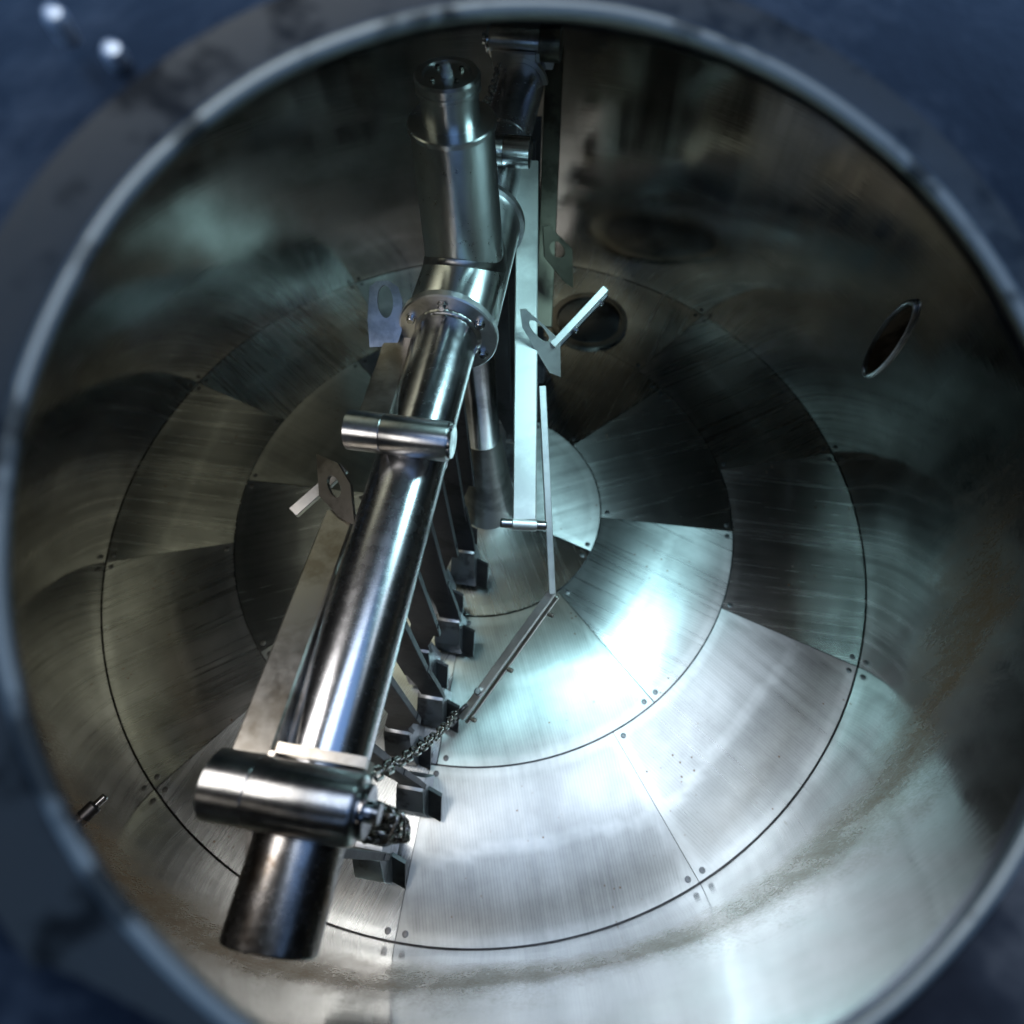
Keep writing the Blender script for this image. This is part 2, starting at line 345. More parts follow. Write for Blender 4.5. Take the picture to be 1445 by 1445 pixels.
def torus_link(bm, c, d, side, half, width, wire, n=20, k=8):
    """one oval chain link centred c, long axis d, flat axis side"""
    d = d.normalized(); side = (side - d * side.dot(d)).normalized(); nr = d.cross(side)
    st = half - width; pts = []
    for i in range(n):
        a_ = 2 * math.pi * i / n
        x, y = math.cos(a_) * width, math.sin(a_) * width
        pts.append((x + (st if x >= 0 else -st), y))
    rings = []
    for i in range(n):
        p0, p1, p2 = pts[i - 1], pts[i], pts[(i + 1) % n]
        tx, ty = p2[0] - p0[0], p2[1] - p0[1]; tl = math.hypot(tx, ty); ox, oy = ty / tl, -tx / tl
        rings.append([bm.verts.new(c + d * (p1[0] + ox * wire * math.cos(2 * math.pi * q / k)) + side * (p1[1] + oy * wire * math.cos(2 * math.pi * q / k)) + nr * wire * math.sin(2 * math.pi * q / k)) for q in range(k)])
    for i in range(n):
        j = (i + 1) % n
        for q in range(k):
            r_ = (q + 1) % k; bm.faces.new((rings[i][q], rings[i][r_], rings[j][r_], rings[j][q]))
    return bm

# ------------------------------------------------------------------ the tank shell
tank = thing('brewing_tank', 'round stainless steel brewing tank seen inside through its manhole', 'tank')
WR, WTOP = 1.002, 1.14
PORT_A, PORT_Z, PORT_RA, PORT_RZ = R(11.0), 0.375, 0.034, 0.112     # oval mouth of the outlet pipe
def wall_mesh():
    bm = bmesh.new(); uvl = bm.loops.layers.uv.new('grain')
    na, nz = 540, 114; z0 = -0.05
    # the grid is finer than the port, whose edge vertices are pulled onto its oval
    vs = {}
    def skew(th, z): return th, z
    def inside(th, z):
        a_ = (th - PORT_A + math.pi) % (2 * math.pi) - math.pi
        return (a_ / PORT_RA) ** 2 + ((z - PORT_Z) / PORT_RZ) ** 2
    def vert(i, j):
        key = (i % na, j)
        if key in vs: return vs[key]
        th = 2 * math.pi * i / na; z = z0 + (WTOP - z0) * j / nz
        v = bm.verts.new((WR * math.cos(th), WR * math.sin(th), z)); vs[key] = v; return v
    for i in range(na):
        for j in range(nz):
            th = 2 * math.pi * (i + 0.5) / na; z = z0 + (WTOP - z0) * (j + 0.5) / nz
            if inside(th, z) < 1: continue
            f = bm.faces.new((vert(i, j), vert(i + 1, j), vert(i + 1, j + 1), vert(i, j + 1)))
            for l, (di, dj) in zip(f.loops, ((0, 0), (1, 0), (1, 1), (0, 1))):
                l[uvl].uv = (2 * math.pi * (i + di) / na * WR, z0 + (WTOP - z0) * (j + dj) / nz)
    for e in bm.edges:
        if len(e.link_faces) == 1:
            for v in e.verts:
                th = math.atan2(v.co.y, v.co.x); k = inside(th, v.co.z)
                if 0.3 < k < 2.2:
                    a_ = (th - PORT_A + math.pi) % (2 * math.pi) - math.pi; q = 1 / math.sqrt(k)
                    a2 = PORT_A + a_ * q; v.co = Vector((WR * math.cos(a2), WR * math.sin(a2), PORT_Z + (v.co.z - PORT_Z) * q))
    return bm
bmw = wall_mesh()
wall = obj('tank_wall', bmw, M_wall, tank)
# outlet pipe behind the oval mouth
def port_pt(k, n, scale, depth):
    a_ = 2 * math.pi * k / n
    th = PORT_A + math.cos(a_) * PORT_RA * scale; z = PORT_Z + math.sin(a_) * PORT_RZ * scale
    return Vector(((WR + depth) * math.cos(th), (WR + depth) * math.sin(th), z - depth * 0.55))
bm = bmesh.new(); n = 48
prof = [(0.985, 0.0), (0.97, 0.01), (0.95, 0.10), (0.95, 0.20)]
rings = [[bm.verts.new(port_pt(k, n, s_, d_)) for k in range(n)] for s_, d_ in prof]
for p_, q_ in zip(rings, rings[1:]):
    for k in range(n): bm.faces.new((p_[k], p_[(k + 1) % n], q_[(k + 1) % n], q_[k]))
bm.faces.new(rings[-1])
outlet = obj('outlet_pipe', bm, M_port, tank, angle=60)
bm = bmesh.new()
rings = [[bm.verts.new(port_pt(k, n, s_, d_)) for k in range(n)] for s_, d_ in [(0.95, 0.085), (0.89, 0.085), (0.89, 0.091), (0.95, 0.091)]]
for p_, q_ in zip(rings, rings[1:]):
    for k in range(n): bm.faces.new((p_[k], p_[(k + 1) % n], q_[(k + 1) % n], q_[k]))
obj('weld_ring', bm, M_brushed, outlet)
bm = bmesh.new()
rings = [[bm.verts.new(port_pt(k, n, s_, d_)) for k in range(n)] for s_, d_ in [(1.10, -0.001), (1.07, -0.008), (1.0, -0.010), (0.96, -0.006), (0.955, 0.004)]]
for p_, q_ in zip(rings, rings[1:]):
    for k in range(n): bm.faces.new((p_[k], p_[(k + 1) % n], q_[(k + 1) % n], q_[k]))
obj('port_lip', bm, M_brushed, outlet, angle=80)

# manhole: a short neck with a rolled lip, square to MAX
MD = 0.285
mc_ = CAM + (FW + RT * 0.157 + UP * 0.0125) * MD
MR = MD * 0.862
MAX = (FW + RT * -0.150 + UP * -0.129).normalized()
mx_ = (RT - MAX * RT.dot(MAX)).normalized(); my_ = MAX.cross(mx_)
def mring(rad, ax, n=160, wob=0.0):
    out = []
    for k in range(n):
        a_ = 2 * math.pi * k / n
        rr = rad * (1 + wob * (math.sin(3 * a_ + 1.0) * 0.5 + math.sin(7 * a_) * 0.3 + math.sin(17 * a_ + 2) * 0.15))
        out.append(mc_ + mx_ * math.cos(a_) * rr + my_ * math.sin(a_) * rr + MAX * ax)
    return out
def loft(bm, rings):
    vr = [[bm.verts.new(p) for p in r_] for r_ in rings]; n = len(vr[0])
    for p_, q_ in zip(vr, vr[1:]):
        for k in range(n): bm.faces.new((p_[k], p_[(k + 1) % n], q_[(k + 1) % n], q_[k]))
    return vr
bm = bmesh.new(); prof = []
for k in range(13):
    a_ = 2 * math.pi * k / 12
    prof.append((MR + 0.0035 - 0.0035 * math.cos(a_), 0.0035 * math.sin(a_)))
loft(bm, [mring(r_, x_, wob=0.006) for r_, x_ in prof])
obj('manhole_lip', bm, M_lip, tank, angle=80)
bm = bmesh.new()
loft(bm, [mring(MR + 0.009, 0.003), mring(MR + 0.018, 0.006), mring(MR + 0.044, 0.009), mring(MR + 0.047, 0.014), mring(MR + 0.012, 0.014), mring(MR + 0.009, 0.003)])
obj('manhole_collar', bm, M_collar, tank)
# roof: from the neck down to the top of the wall, thick sheet
bm = bmesh.new()
n = 160; inner = mring(MR + 0.012, 0.018)
c2 = Vector((0, 0, 0))
def roof_ring(f, off):
    out = []
    for p_ in inner:
        d_ = Vector((p_.x - mc_.x, p_.y - mc_.y))
        # outward ray from the hole centre to the wall circle, in plan
        o_ = Vector((mc_.x, mc_.y)); dd = d_.normalized(); b_ = o_.dot(dd); q_ = -b_ + math.sqrt(b_ * b_ - (o_.dot(o_) - (WR + 0.002) ** 2))
        w_ = o_ + dd * q_
        tgt = Vector((w_.x, w_.y, WTOP)); q = p_.lerp(tgt, f)
        q.z += 0.16 * f * (1 - f) * min(1.5, (tgt - p_).length) - off
        out.append(q)
    return out
loft(bm, [roof_ring(k / 12, 0.0) for k in range(13)])
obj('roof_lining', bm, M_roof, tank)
bm = bmesh.new()
loft(bm, [roof_ring(k / 12, -0.012) for k in range(13)] + [[Vector((p_.x * 1.03, p_.y * 1.03, 1.05)) for p_ in roof_ring(1, 0)]])
obj('outer_roof', bm, M_out, tank)
# two small bright domes added to stand for glints on the outer roof
for x_, y_ in ((160, 74), (78, 24)):
    d_ = FW + RT * ((x_ - 722.5) / F_PX) - UP * ((y_ - 722.5) / F_PX)
    p_ = CAM + d_ * ((mc_ + MAX * 0.022 - CAM).dot(MAX) / d_.dot(MAX))
    bm = bmesh.new(); lathe(bm, p_ + MAX * 0.012, p_ - MAX, [(0, 0.0055), (0.012, 0.0055), (0.015, 0.004), (0.0165, 0.0)], 20)
    obj('glint_dome', bm, M_brushed, tank)

# temperature probe low on the near left wall
def wp(deg, z, r): return Vector((r * math.cos(R(deg)), r * math.sin(R(deg)), z))
bm = bmesh.new()
cyl(bm, wp(230.4, 0.36, WR + 0.01), wp(230.4, 0.357, WR - 0.022), 0.012, 24)
pr = obj('temperature_probe', bm, M_dark, tank)
bm = bmesh.new(); cyl(bm, wp(230.4, 0.357, WR - 0.022), wp(230.4, 0.355, WR - 0.040), 0.0065, 20)
obj('probe_tip', bm, M_polished, pr)

# ------------------------------------------------------------------ false floor
floor = thing('floor', None, None, kind='structure')
floor['label'] = 'slotted false floor of overlapping steel plates in three rings'
def plate(name, r0, r1, a0, a1, z, parent, thick=0.003, margin=0.022, ribs=(0.5,), gap=0.0006):
    """sector sheet; its slots run along the middle radius"""
    bm = bmesh.new(); uvl = bm.loops.layers.uv.new('grain')
    am = (a0 + a1) / 2; er = Vector((math.cos(am), math.sin(am), 0)); et = Vector((-er.y, er.x, 0))
    na = max(10, int((a1 - a0) / R(1.0))); nr = 26
    g0 = gap / max(r0, 0.05)
    fr = sorted(set([0, 1] + [k / nr for k in range(nr + 1)]))
    top = []
    sl = bm.verts.layers.float.new('slotted')
    for i, f in enumerate(fr):
        row = []
        for k in range(na + 1):
            r_ = r0 + (r1 - r0) * f; a_ = a0 + g0 + (a1 - a0 - 2 * g0) * k / na
            p_ = Vector((r_ * math.cos(a_), r_ * math.sin(a_), z))
            v = bm.verts.new(p_)
            edge = min(r_ - r0, r1 - r_, (a_ - a0) * r_, (a1 - a_) * r_)
            s_ = 1.0 if edge > margin else 0.0
            for q in ribs:
                # straight unslotted rib across the plate, like a chord
                if abs(p_.dot(er) - (r0 + (r1 - r0) * q) * math.cos((a1 - a0) / 4)) < 0.011: s_ = 0.0
            v[sl] = s_; row.append(v)
        top.append(row)
    faces = []
    for i in range(len(fr) - 1):
        for k in range(na):
            faces.append(bm.faces.new((top[i][k], top[i + 1][k], top[i + 1][k + 1], top[i][k + 1])))
    border = [top[0][k] for k in range(na + 1)] + [top[i][na] for i in range(1, len(fr))] + [top[-1][k] for k in range(na - 1, -1, -1)] + [top[i][0] for i in range(len(fr) - 2, 0, -1)]
    low = [bm.verts.new(v.co - Z * thick) for v in border]
    nb = len(border)
    for k in range(nb): bm.faces.new((border[k], border[(k + 1) % nb], low[(k + 1) % nb], low[k]))
    for f in bm.faces:
        for l in f.loops:
            l[uvl].uv = (l.vert.co.dot(et), l.vert.co.dot(er))
    return obj(name, bm, M_plate, parent)
scr = bmesh.new(); lathe(scr, Vector((0, 0, 0)), None, [(0, 0.0065), (0.0012, 0.0065), (0.0016, 0.0035), (0.0008, 0.003), (0.0008, 0)], 14, cap=False)
screw0 = obj('screw', scr, M_dark, None)
first = [True]
def screw(parent, r_, a_, z):
    o = screw0 if first[0] else screw0.copy()
    if not first[0]: C.objects.link(o)
    first[0] = False
    o.parent = parent; o.location = (r_ * math.cos(a_), r_ * math.sin(a_), z)
rings_ = [(0.672, 0.9996, 10, 7.6, 0.0), (0.322, 0.668, 8, 350.8, 0.002), (0.05, 0.318, 4, 331.0, 0.004)]
for r0, r1, cnt, off, z in rings_:
    for k in range(cnt):
        a0 = R(off) + 2 * math.pi * k / cnt; a1 = a0 + 2 * math.pi / cnt
        zz = z + (0.0009 if k % 2 else 0.0)
        o = plate('floor_plate', r0, r1, a0, a1, zz, floor)
        for rr, aa in ((r1 - 0.014, a0 + 0.018 / r1), (r0 + 0.016, a0 + 0.016 / r0), (r1 - 0.014, a1 - 0.018 / r1)):
            screw(o, rr, aa, zz)
bm = bmesh.new()   # bottom under the plates: seen only as the dark gap at the edge
lathe(bm, Vector((0, 0, -0.02)), None, [(0, 1.004), (0.004, 1.004)], 96)
obj('tank_bottom', bm, M_dark, floor)

# grain discharge hatch in the far right of the floor
hatch = thing('discharge_hatch', 'round dark discharge hatch set in the floor near the far wall', 'hatch', (0.35, 0.68, 0.004))
bm = bmesh.new(); lathe(bm, Vector((0, 0, 0)), None, [(0, 0.125), (0.007, 0.125), (0.008, 0.122), (0.008, 0.104), (0.002, 0.102), (0, 0.102)], 64, cap=False)
obj('hatch_ring', bm, M_lug, hatch)
bm = bmesh.new(); lathe(bm, Vector((0, 0, 0)), None, [(0, 0.099), (0.004, 0.099), (0.005, 0.097), (0.005, 0)], 64)
obj('hatch_cover', bm, M_dark, hatch)

# ------------------------------------------------------------------ rake machine: hub, arms, knives
ZA = 0.77
rake = thing('rake_machine', 'polished steel rake machine with upright hub and two long tubular arms', 'rake machine')
O = Vector((0, 0, 0))
bm = bmesh.new()
lathe(bm, HUB + Z * 0.0, None, [(0.003, 0.078), (0.010, 0.077), (0.03, 0.072), (0.30, 0.045), (0.315, 0.042)], 48)
obj('base_cone', bm, M_brushed, rake)
bm = bmesh.new(); lathe(bm, HUB + Z * 0.312, None, [(0, 0.039), (0.006, 0.041), (0.40, 0.041)], 48); obj('drive_shaft', bm, M_polished, rake)
bm = bmesh.new(); lathe(bm, HUB + Z * 0.78, None, [(0, 0.0645), (0.229, 0.0565), (0.233, 0.055)], 64); obj('hub_column', bm, M_column, rake)
bm = bmesh.new(); lathe(bm, HUB + Z * 1.010, None, [(0, 0.054), (0.002, 0.0600), (0.008, 0.0600), (0.0095, 0.0585), (0.0100, 0.0395)], 64); obj('hub_flange', bm, M_column, rake)
bm = bmesh.new(); lathe(bm, HUB + Z * 1.020, None, [(0, 0.0385), (0.040, 0.0385), (0.040, 0.037)], 64); obj('hub_neck', bm, M_column, rake)
bm = bmesh.new()
lathe(bm, HUB + Z * 1.057, None, [(0, 0.0415), (0.001, 0.0425), (0.005, 0.0425), (0.006, 0.0405), (0.009, 0.0405), (0.010, 0.0425), (0.016, 0.0425), (0.019, 0.040), (0.019, 0.031), (0.016, 0.029), (0.016, 0.012), (0.016, 0.0)], 64)
cap = obj('hub_cap', bm, M_column, rake)
bm = bmesh.new(); lathe(bm, HUB + Z * 1.073, None, [(0, 0.0075), (0.005, 0.0075), (0.007, 0.0055), (0.012, 0.0055), (0.014, 0.003), (0.014, 0)], 20); obj('cap_knob', bm, M_white, cap)
for k in range(4):
    bm = bmesh.new(); c_ = HUB + Vector((0.022 * math.cos(k * 1.571 + .6), 0.022 * math.sin(k * 1.571 + .6), 1.0725)); cyl(bm, c_, c_ + Z * 0.004, 0.0035, 6, 0.0006)
    obj('cap_screw', bm, M_chain, cap)
bm = bmesh.new(); lathe(bm, P(-0.145, 0, ZA), P(1, 0, ZA), [(0, 0.067), (0.002, 0.071), (0.268, 0.071), (0.272, 0.069)], 64); obj('arm_sleeve', bm, M_column, rake)
# weld collar where the column meets the sleeve
bm = bmesh.new(); nn = 64; rws = []
for rr, dz in ((0.0635, 0.010), (0.0670, 0.005), (0.0690, -0.002)):
    row = []
    for k in range(nn):
        a_ = 2 * math.pi * k / nn; x_, y_ = rr * math.cos(a_), rr * math.sin(a_)
        tt = abs(y_); zz = ZA + math.sqrt(max(0.0, 0.0713 ** 2 - min(tt, 0.070) ** 2)) + dz * 0.8
        row.append(P(x_, y_, zz))
    rws.append(row)
loft(bm, rws); obj('weld_collar', bm, M_brushed, rake, angle=80)
bm = bmesh.new(); lathe(bm, HUB + Z * 0.665, None, [(0, 0.046), (0.003, 0.050), (0.06, 0.050)], 48); obj('lower_collar', bm, M_brushed, rake)

def arm(sg):
    """one tubular arm; sg=+1 the near arm, -1 the far one"""
    def Q(s, t, z): return P(s * sg, t * sg, z)
    bm = bmesh.new(); lathe(bm, Q(0.128, 0, ZA), Q(1, 0, ZA), [(0, 0.072), (0.0015, 0.078), (0.012, 0.078), (0.014, 0.076), (0.015, 0.0485)], 72); fl = obj('arm_flange', bm, M_flange, rake)
    for k in range(6):
        a_ = R(60 * k + 28); c_ = Q(0.142, 0.062 * math.cos(a_), ZA + 0.062 * math.sin(a_)); e_ = Q(0.152, 0.062 * math.cos(a_), ZA + 0.062 * math.sin(a_))
        bm = bmesh.new(); lathe(bm, c_, e_, [(0, 0.0085), (0.003, 0.0085), (0.003, 0.0062), (0.009, 0.0062), (0.010, 0.005), (0.010, 0)], 6 if k % 2 else 12); obj('flange_bolt', bm, M_polished, fl)
    bm = bmesh.new(); lathe(bm, Q(0.13, 0, ZA), Q(1, 0, ZA), [(0, 0.048), (0.24, 0.048), (0.2415, 0.0492), (0.245, 0.0492), (0.2465, 0.048), (0.66 if sg > 0 else 0.47, 0.048)], 72); obj('arm_pipe', bm, M_pipe, rake)
    bm = bmesh.new(); lathe(bm, Q(0.785 if sg > 0 else 0.595, 0, ZA), Q(1, 0, ZA), [(0, 0.0465), (0.158, 0.0465), (0.160, 0.045), (0.160, 0.040), (0.05, 0.040), (0.05, 0)], 64); obj('arm_end', bm, M_burnt, rake)
    bm = bmesh.new(); nn = 96
    loft(bm, [[Q(ss + 0.0006 * math.sin(k * 2.3), rr * math.cos(2 * math.pi * k / nn) * (1 + 0.006 * math.sin(k * 1.9)), ZA + rr * math.sin(2 * math.pi * k / nn) * (1 + 0.006 * math.sin(k * 1.9))) for k in range(nn)] for ss, rr in ((0.1425, 0.0535), (0.1455, 0.0525), (0.1480, 0.0500), (0.1490, 0.0475))])
    obj('weld_bead', bm, M_brushed, fl, angle=80)
    # small hinge: cross cylinder on top of the pipe
    zc = ZA + 0.066; hs = 0.388 if sg > 0 else 0.245; hb = 0.818 if sg > 0 else 0.63; ps = hb - 0.818
    bm = bmesh.new(); a_, b_ = Q(hs, 0.024, zc), Q(hs, -0.062, zc); lathe(bm, a_, b_, [(0, 0.0255), (0.001, 0.026), (0.083, 0.026), (0.086, 0.0245)], 48); h1 = obj('hinge_barrel', bm, M_brushed, rake)
    bm = bmesh.new(); lathe(bm, Q(hs, -0.062, zc), Q(hs, -1, zc), [(0, 0.0215), (0.004, 0.0215), (0.005, 0.0205), (0.005, 0)], 40); obj('pin_head', bm, M_polished, h1)
    # big hinge with its saddle plates
    zb = ZA + 0.066
    bm = bmesh.new(); lathe(bm, Q(hb, 0.034, zb), Q(hb, -1, zb), [(0, 0.0325), (0.001, 0.033), (0.098, 0.033), (0.102, 0.031), (0.104, 0.028)], 56); h2 = obj('hinge_barrel', bm, M_brushed, rake)
    h2['label'] = 'large hinge barrel clamped across the arm near its end'
    bm = bmesh.new(); lathe(bm, Q(hb, -0.069, zb), Q(hb, -1, zb), [(0, 0.024), (0.006, 0.025), (0.009, 0.023), (0.009, 0.010), (0.018, 0.010), (0.019, 0.009), (0.019, 0)], 40); obj('pin_head', bm, M_polished, h2)
    bm = bmesh.new()
    # saddle: plate wrapped over the pipe, its edge towards the hub
    rows = []
    for s_ in (0.770 + ps, 0.782 + ps):
        for rr in (0.0485, 0.058):
            rows.append([Q(s_, rr * math.sin(R(x_)), ZA + rr * math.cos(R(x_))) for x_ in range(-80, 81, 8)])
    vs = [[bm.verts.new(p_) for p_ in r_] for r_ in rows]
    for a1, b1 in ((0, 1), (1, 3), (3, 2), (2, 0)):
        for k in range(len(vs[0]) - 1): bm.faces.new((vs[a1][k], vs[a1][k + 1], vs[b1][k + 1], vs[b1][k]))
    for e_ in (0, -1): bm.faces.new((vs[0][e_], vs[1][e_], vs[3][e_], vs[2][e_]))
    prism(bm, [Q(0.776 + ps, -0.058, zb - 0.03), Q(0.776 + ps, 0.030, zb - 0.03), Q(0.776 + ps, 0.030, zb - 0.002), Q(0.776 + ps, -0.062, zb - 0.002)], U, 0.010)
    prism(bm, [Q(0.800 + ps, 0.034, zb - 0.05), Q(0.780 + ps, 0.034, zb - 0.05), Q(0.780 + ps, 0.034, zb - 0.005), Q(0.800 + ps, 0.034, zb - 0.005)], V, 0.006)
    obj('saddle_plate', bm, M_bar, h2)
    bm = bmesh.new(); beam(bm, Q(0.842 + ps, 0.060, zb - 0.050), Q(0.842 + ps, 0.018, zb - 0.050), U, 0.018, 0.016, 0.002); sb = obj('stop_block', bm, M_white, rake)
    bm = bmesh.new(); cyl(bm, Q(0.850 + ps, 0.046, zb - 0.050), Q(0.872 + ps, 0.046, zb - 0.062), 0.005, 6, 0.001); obj('stop_screw', bm, M_polished, sb)
    # knives under the arm
    specs = [(0.11, 1), (0.20, -1), (0.29, 1), (0.375, -1), (0.465, 1), (0.55, -1), (0.635, 1), (0.73, -1), (0.86, 1)]
    for s_, side in specs:
        if sg < 0 and s_ > 0.6: continue
        kn = bmesh.new()
        beam(kn, Q(s_, 0.024, ZA - 0.040), Q(s_, 0.024, 0.28), V, 0.052, 0.012, 0.001)
        k_ = obj('rake_knife', kn, M_shank, rake)
        # lower blade cranked to its own side, and the ploughing shoe at its foot
        bl = bmesh.new(); tc_ = 0.062 if side > 0 else 0.018
        prism(bl, [Q(s_, -0.004, 0.33), Q(s_, 0.050, 0.33), Q(s_, tc_ + 0.020, 0.20), Q(s_, tc_ + 0.020, 0.06), Q(s_, tc_ - 0.028, 0.06), Q(s_, tc_ - 0.028, 0.20)], U, 0.010)
        obj('blade', bl, M_shank, k_)
        sh = bmesh.new(); h_ = 0.17 if side > 0 else 0.13
        pts_ = [(-0.034, -0.028, 0.022), (-0.034, 0.028, 0.022), (0.050, -0.032, 0.022), (0.050, 0.032, 0.022),
                (0.046, -0.030, h_ * 0.55), (0.046, 0.030, h_ * 0.55), (0.012, -0.027, h_), (0.012, 0.027, h_), (-0.016, -0.027, h_), (-0.016, 0.027, h_)]
        vv = [sh.verts.new(Q(s_ + a_, tc_ + b_, c_)) for a_, b_, c_ in pts_]
        for f_ in ((0, 1, 3, 2), (2, 3, 5, 4), (4, 5, 7, 6), (6, 7, 9, 8), (8, 9, 1, 0), (0, 2, 4, 6, 8), (1, 3, 5, 7, 9)): sh.faces.new([vv[i] for i in f_])
        bmesh.ops.bevel(sh, geom=sh.edges[:], offset=0.0012, segments=1, affect='EDGES')
        obj('shoe', sh, M_shoe, k_)
        wg = bmesh.new()
        prism(wg, [Q(s_ + 0.040, tc_ - 0.028, 0.022), Q(s_ + 0.050, tc_ - 0.060, 0.020), Q(s_ + 0.006, tc_ - 0.058, 0.070), Q(s_ - 0.004, tc_ - 0.026, 0.072)], (U * sg * 0.9 + Z * 0.4), 0.008)
        obj('wing', wg, M_dark, k_, smooth=False)
arm(1); arm(-1)

# ------------------------------------------------------------------ swing bars hung on the hinges
def px(x, y, depth):
    """the point that lay behind pixel (x, y) of the survey photo at a given depth: used to read off measured positions"""
    return CAM + (FW + RT * ((x - 722.5) / F_PX) - UP * ((y - 722.5) / F_PX)) * depth
def lug_from(name, pts, hole, hw, hh, depth, tilt, mat, parent, t=0.006):
    """pierced lug: outline measured at depth, plane leaning by tilt (x, y)"""
    c_ = px(*hole, depth); nrm = (-FW + RT * tilt[0] + UP * tilt[1]).normalized()
    def on(x, y):
        d_ = (px(x, y, 1.0) - CAM); k = (c_ - CAM).dot(nrm) / d_.dot(nrm); return CAM + d_ * k
    outer = [on(*q) for q in pts]
    hx = on(hole[0] + hw[0], hole[1] + hw[1]) - c_
    ex = hx.normalized(); hy = nrm.cross(ex) * hh * depth / F_PX
    bm = bmesh.new(); plate_with_hole(bm, outer, c_, hx, hy, nrm, t)
    return obj(name, bm, mat, parent)

G = 'swing bars hinged on the rake arms'
# near outer bar
b1 = thing('swing_bar', 'long brownish steel swing bar running beside the left of the near arm', 'swing bar', tuple(P(0.80, 0.055, 0.83)), G)
def child(o, par):
    o.parent = par; o.matrix_parent_inverse = Matrix.Translation(-Vector(par.location)); return o
def add(name, bm, mat, par, smooth=True, angle=35):
    return child(obj(name, bm, mat, None, smooth, angle), par)
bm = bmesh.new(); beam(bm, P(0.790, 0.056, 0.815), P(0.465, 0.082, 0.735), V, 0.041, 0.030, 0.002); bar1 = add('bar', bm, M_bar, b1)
bm = bmesh.new(); lathe(bm, P(0.818, 0.0785, ZA + 0.066), P(0.818, -1, ZA + 0.066), [(0, 0.030), (0.002, 0.033), (0.0435, 0.033), (0.0442, 0.0325)], 56); add('hinge_sleeve', bm, M_brushed, b1)
lug = lug_from('lug', [(448, 641), (478, 654), (496, 684), (502, 742), (480, 730), (452, 700)], (473, 687), (7, 15), 9, 0.86, (-0.40, 0.25), M_lug, None); child(lug, b1)
bm = bmesh.new(); beam(bm, px(486, 660, 0.93), px(414, 724, 0.91), FW, 0.016, 0.016, 0.001); add('lever', bm, M_bar, b1)

# near inner bar (small hinge), mostly dark, ends beyond the hub
b2 = thing('swing_bar', 'dark swing bar with a round-topped pierced lug left of the bolted flange', 'swing bar', tuple(P(0.388, 0.045, 0.836)), G)
bm = bmesh.new(); lathe(bm, P(0.388, 0.072, ZA + 0.066), P(0.388, -1, ZA + 0.066), [(0, 0.0235), (0.0015, 0.026), (0.0468, 0.026), (0.0475, 0.0255)], 48); add('hinge_sleeve', bm, M_brushed, b2)
bm = bmesh.new(); beam(bm, P(0.380, 0.048, 0.815), P(0.13, 0.085, 0.735), V, 0.044, 0.030, 0.002); add('bar', bm, M_bar, b2)
lug = lug_from('lug', [(522, 405), (532, 397), (548, 396), (562, 405), (568, 424), (567, 468), (560, 488), (522, 490), (519, 450)], (544, 426), (11, 0), 22, 0.98, (0.1, -0.25), M_brushed, None, 0.008); child(lug, b2)

# far inner bar: its bright light is put into the pale steel
b3 = thing('swing_bar', 'pale brightly lit swing bar hanging right of the hub', 'swing bar', tuple(P(-0.245, -0.045, 0.836)), G)
bm = bmesh.new(); lathe(bm, P(-0.245, -0.072, ZA + 0.066), P(-0.245, 1, ZA + 0.066), [(0, 0.0235), (0.0015, 0.026), (0.0468, 0.026), (0.0475, 0.0255)], 48); add('hinge_sleeve', bm, M_polished, b3)
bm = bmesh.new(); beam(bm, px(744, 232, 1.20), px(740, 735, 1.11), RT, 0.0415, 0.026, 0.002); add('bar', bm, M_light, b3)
bm = bmesh.new(); cyl(bm, px(706, 738, 1.10), px(771, 742, 1.11), 0.0085, 24, 0.002); pin = add('pin', bm, M_brushed, b3)
bm = bmesh.new(); cyl(bm, px(722, 739.3, 1.102), px(757, 741.3, 1.107), 0.0105, 24, 0.001); add('pin_bush', bm, M_light, b3)
lug = lug_from('lug', [(734, 437), (742, 436), (790, 480), (791, 531), (775, 525), (737, 462)], (761, 467), (13, 15), 7, 1.12, (0.15, -0.75), M_light, None); child(lug, b3)
bm = bmesh.new(); beam(bm, px(780, 488, 1.14), px(855, 408, 1.12), FW, 0.020, 0.013, 0.001); lv = add('lever', bm, M_light, b3)
bm = bmesh.new(); beam(bm, px(784, 494, 1.15), px(857, 416, 1.13), FW, 0.012, 0.006, 0.001); add('rubber_strip', bm, M_dark, b3)
for x_, y_ in ((848, 427), (812, 465)):
    bm = bmesh.new(); cyl(bm, px(x_ - 4, y_ - 4, 1.13), px(x_ + 3, y_ + 3, 1.13), 0.0045, 10, 0.001); add('clip_screw', bm, M_polished, b3)

# far outer bar, its shade put into the darker steel
b4 = thing('swing_bar', 'dim swing bar hanging from the far end of the rear arm', 'swing bar', tuple(P(-0.80, -0.055, 0.83)), G)
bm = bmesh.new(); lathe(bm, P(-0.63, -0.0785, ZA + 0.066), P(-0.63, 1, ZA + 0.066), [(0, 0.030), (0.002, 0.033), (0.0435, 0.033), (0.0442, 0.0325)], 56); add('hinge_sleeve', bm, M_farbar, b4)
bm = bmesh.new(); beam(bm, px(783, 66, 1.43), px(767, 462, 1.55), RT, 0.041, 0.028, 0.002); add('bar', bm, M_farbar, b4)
lug = lug_from('lug', [(766, 320), (774, 318), (807, 351), (808, 406), (796, 398), (768, 362)], (786, 352), (9, 9), 9, 1.36, (0.35, -0.55), M_farbar, None); child(lug, b4)

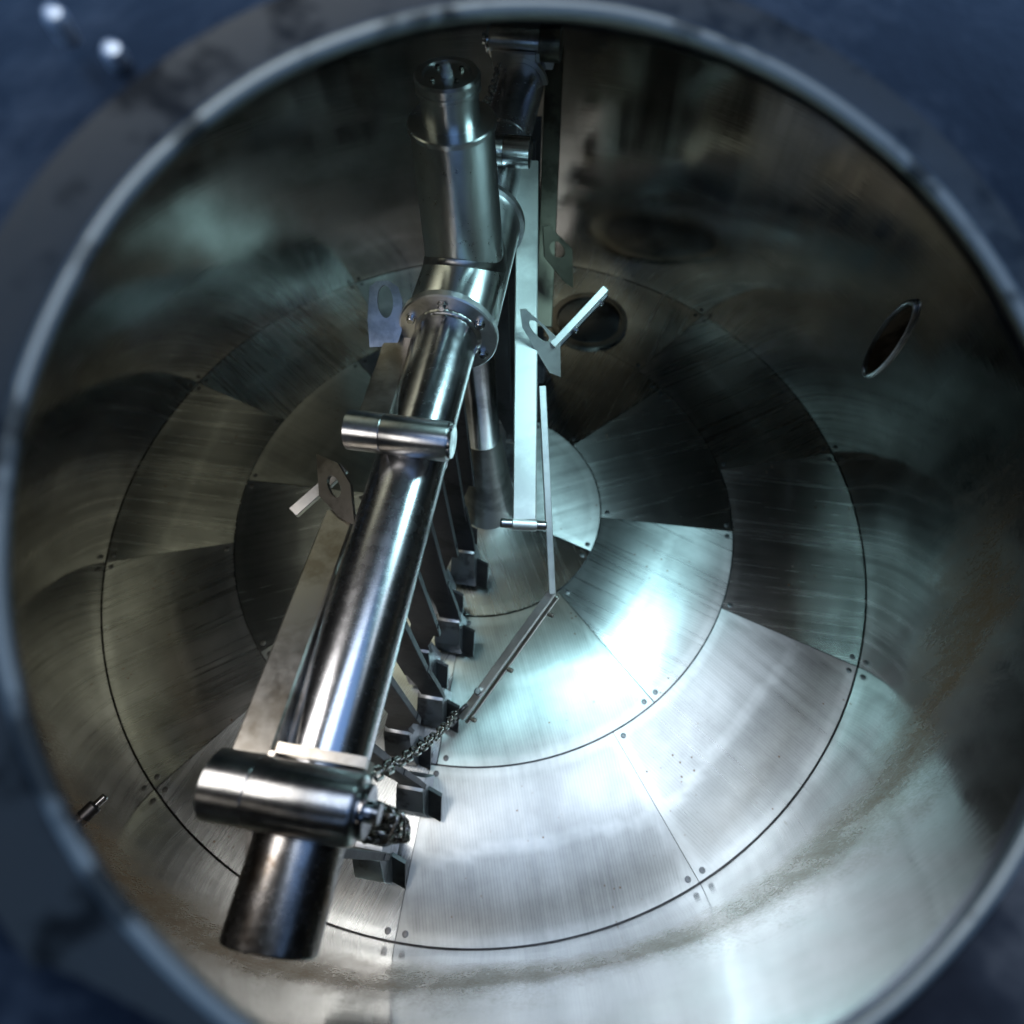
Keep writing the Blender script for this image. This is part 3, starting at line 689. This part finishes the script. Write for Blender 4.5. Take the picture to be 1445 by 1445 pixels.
# scraper rail that hangs from the pale bar and is pulled up by the chain
sc_ = thing('scraper_rail', 'thin bent steel scraper rail with screws hanging by its chain above the floor', 'scraper', tuple(px(766, 545, 1.16)))
bend = P(0.36, -0.221, 0.33); 
def onz(x, y, z):
    d_ = px(x, y, 1.0) - CAM; return CAM + d_ * ((z - CAM.z) / d_.z)
bend = onz(779, 836, 0.33); end = onz(651, 1012, 0.12)
top = px(765, 545, 1.19)
bm = bmesh.new(); beam(bm, top, bend, RT, 0.013, 0.030, 0.001); add('upright', bm, M_light, sc_)
bm = bmesh.new(); beam(bm, bend, end, (end - bend).cross(Z), 0.015, 0.016, 0.001); rail = add('rail', bm, M_light, sc_)
off = Vector((0.010, -0.010, 0.004))
bm = bmesh.new(); beam(bm, bend + off, end + off * 1.2, (end - bend).cross(Z), 0.007, 0.010, 0.001); add('clamp_strip', bm, M_bar, sc_)
for f_ in (0.12, 0.55, 0.96):
    p_ = bend.lerp(end, f_) + off * 1.4; bm = bmesh.new(); cyl(bm, p_, p_ + Vector((0.010, -0.006, 0.004)), 0.0048, 10, 0.001); add('clip_screw', bm, M_bar, sc_)
bm = bmesh.new(); p_ = bend.lerp(end, 0.80); cyl(bm, p_ + Z * 0.008, p_ + Z * 0.022, 0.008, 16, 0.002); add('rail_stud', bm, M_polished, sc_)
bm = bmesh.new(); torus_link(bm, end + Vector((-0.004, 0.002, 0.012)), (end - bend), Vector((1, 1, 0)), 0.028, 0.012, 0.0042); add('shackle', bm, M_dark, sc_)

# ------------------------------------------------------------------ chains
def chain(name, label, pts, pitch, half, width, wire, loc):
    root = thing(name, label, 'chain', tuple(loc), 'chains of the rake machine')
    cum = [0.0]
    for a_, b_ in zip(pts, pts[1:]): cum.append(cum[-1] + (b_ - a_).length)
    nL = int(cum[-1] / pitch); me = {}
    def at(d_):
        d_ = max(0, min(cum[-1] - 1e-6, d_))
        for i in range(len(cum) - 1):
            if cum[i] <= d_ <= cum[i + 1]: return pts[i].lerp(pts[i + 1], (d_ - cum[i]) / (cum[i + 1] - cum[i]))
        return pts[-1]
    bm = bmesh.new(); torus_link(bm, O, Vector((1, 0, 0)), Vector((0, 1, 0)), half, width, wire); src = None
    for i in range(nL + 1):
        c_ = at(i * pitch); d_ = (at(i * pitch + pitch * .5) - at(i * pitch - pitch * .5)).normalized()
        x_, y_, _ = frame(d_); ang = R(45 + 90 * (i % 2)) + random.uniform(-.35, .35)
        s_ = x_ * math.cos(ang) + y_ * math.sin(ang); n_ = d_.cross(s_)
        mm = Matrix((d_, s_, n_)).transposed().to_4x4(); mm.translation = c_
        if src is None: src = obj('link', bm, M_chain, None, angle=80); o = src
        else: o = src.copy(); C.objects.link(o)
        o.parent = root; o.matrix_parent_inverse = Matrix.Translation(-Vector(loc)); o.matrix_world = mm
        o.matrix_basis = mm
    return root
cA = end + Vector((-0.010, 0.006, 0.016)); cB = px(514, 1100, 0.66)
line = []
for k in range(25):
    f_ = k / 24; p_ = cA.lerp(cB, f_); p_.z -= 0.05 * 4 * f_ * (1 - f_); line.append(p_)
for x_, y_, d_ in ((513, 1122, 0.655), (520, 1136, 0.665), (538, 1146, 0.69), (560, 1158, 0.71), (574, 1172, 0.72), (562, 1182, 0.71), (540, 1172, 0.70), (520, 1158, 0.68),
                   (512, 1146, 0.675), (530, 1140, 0.69), (552, 1152, 0.70), (566, 1166, 0.71), (556, 1176, 0.70), (532, 1180, 0.69), (514, 1170, 0.665), (498, 1158, 0.65)):
    line.append(px(x_, y_, d_))
for k in range(26):      # the rest of the chain lies heaped over the pin in loose coils
    line.append(px(536 + 32 * math.cos(k * 1.15) * (0.5 + 0.5 * random.random()), 1160 + 20 * math.sin(k * 1.15) + random.uniform(-5, 5), 0.685 + random.uniform(-0.012, 0.012)))
chain('chain', 'steel chain from the scraper rail up to the near hinge, end looped over', line, 0.0270, 0.0165, 0.0072, 0.0021, cB)
rl = [px(735, 45, 1.36), px(716, 72, 1.34), px(703, 96, 1.30), px(697, 118, 1.22), px(690, 140, 1.12), px(684, 152, 1.05)]
chain('chain', 'thin dim chain hanging behind the capped hub top', rl, 0.024, 0.015, 0.0065, 0.0017, rl[0])
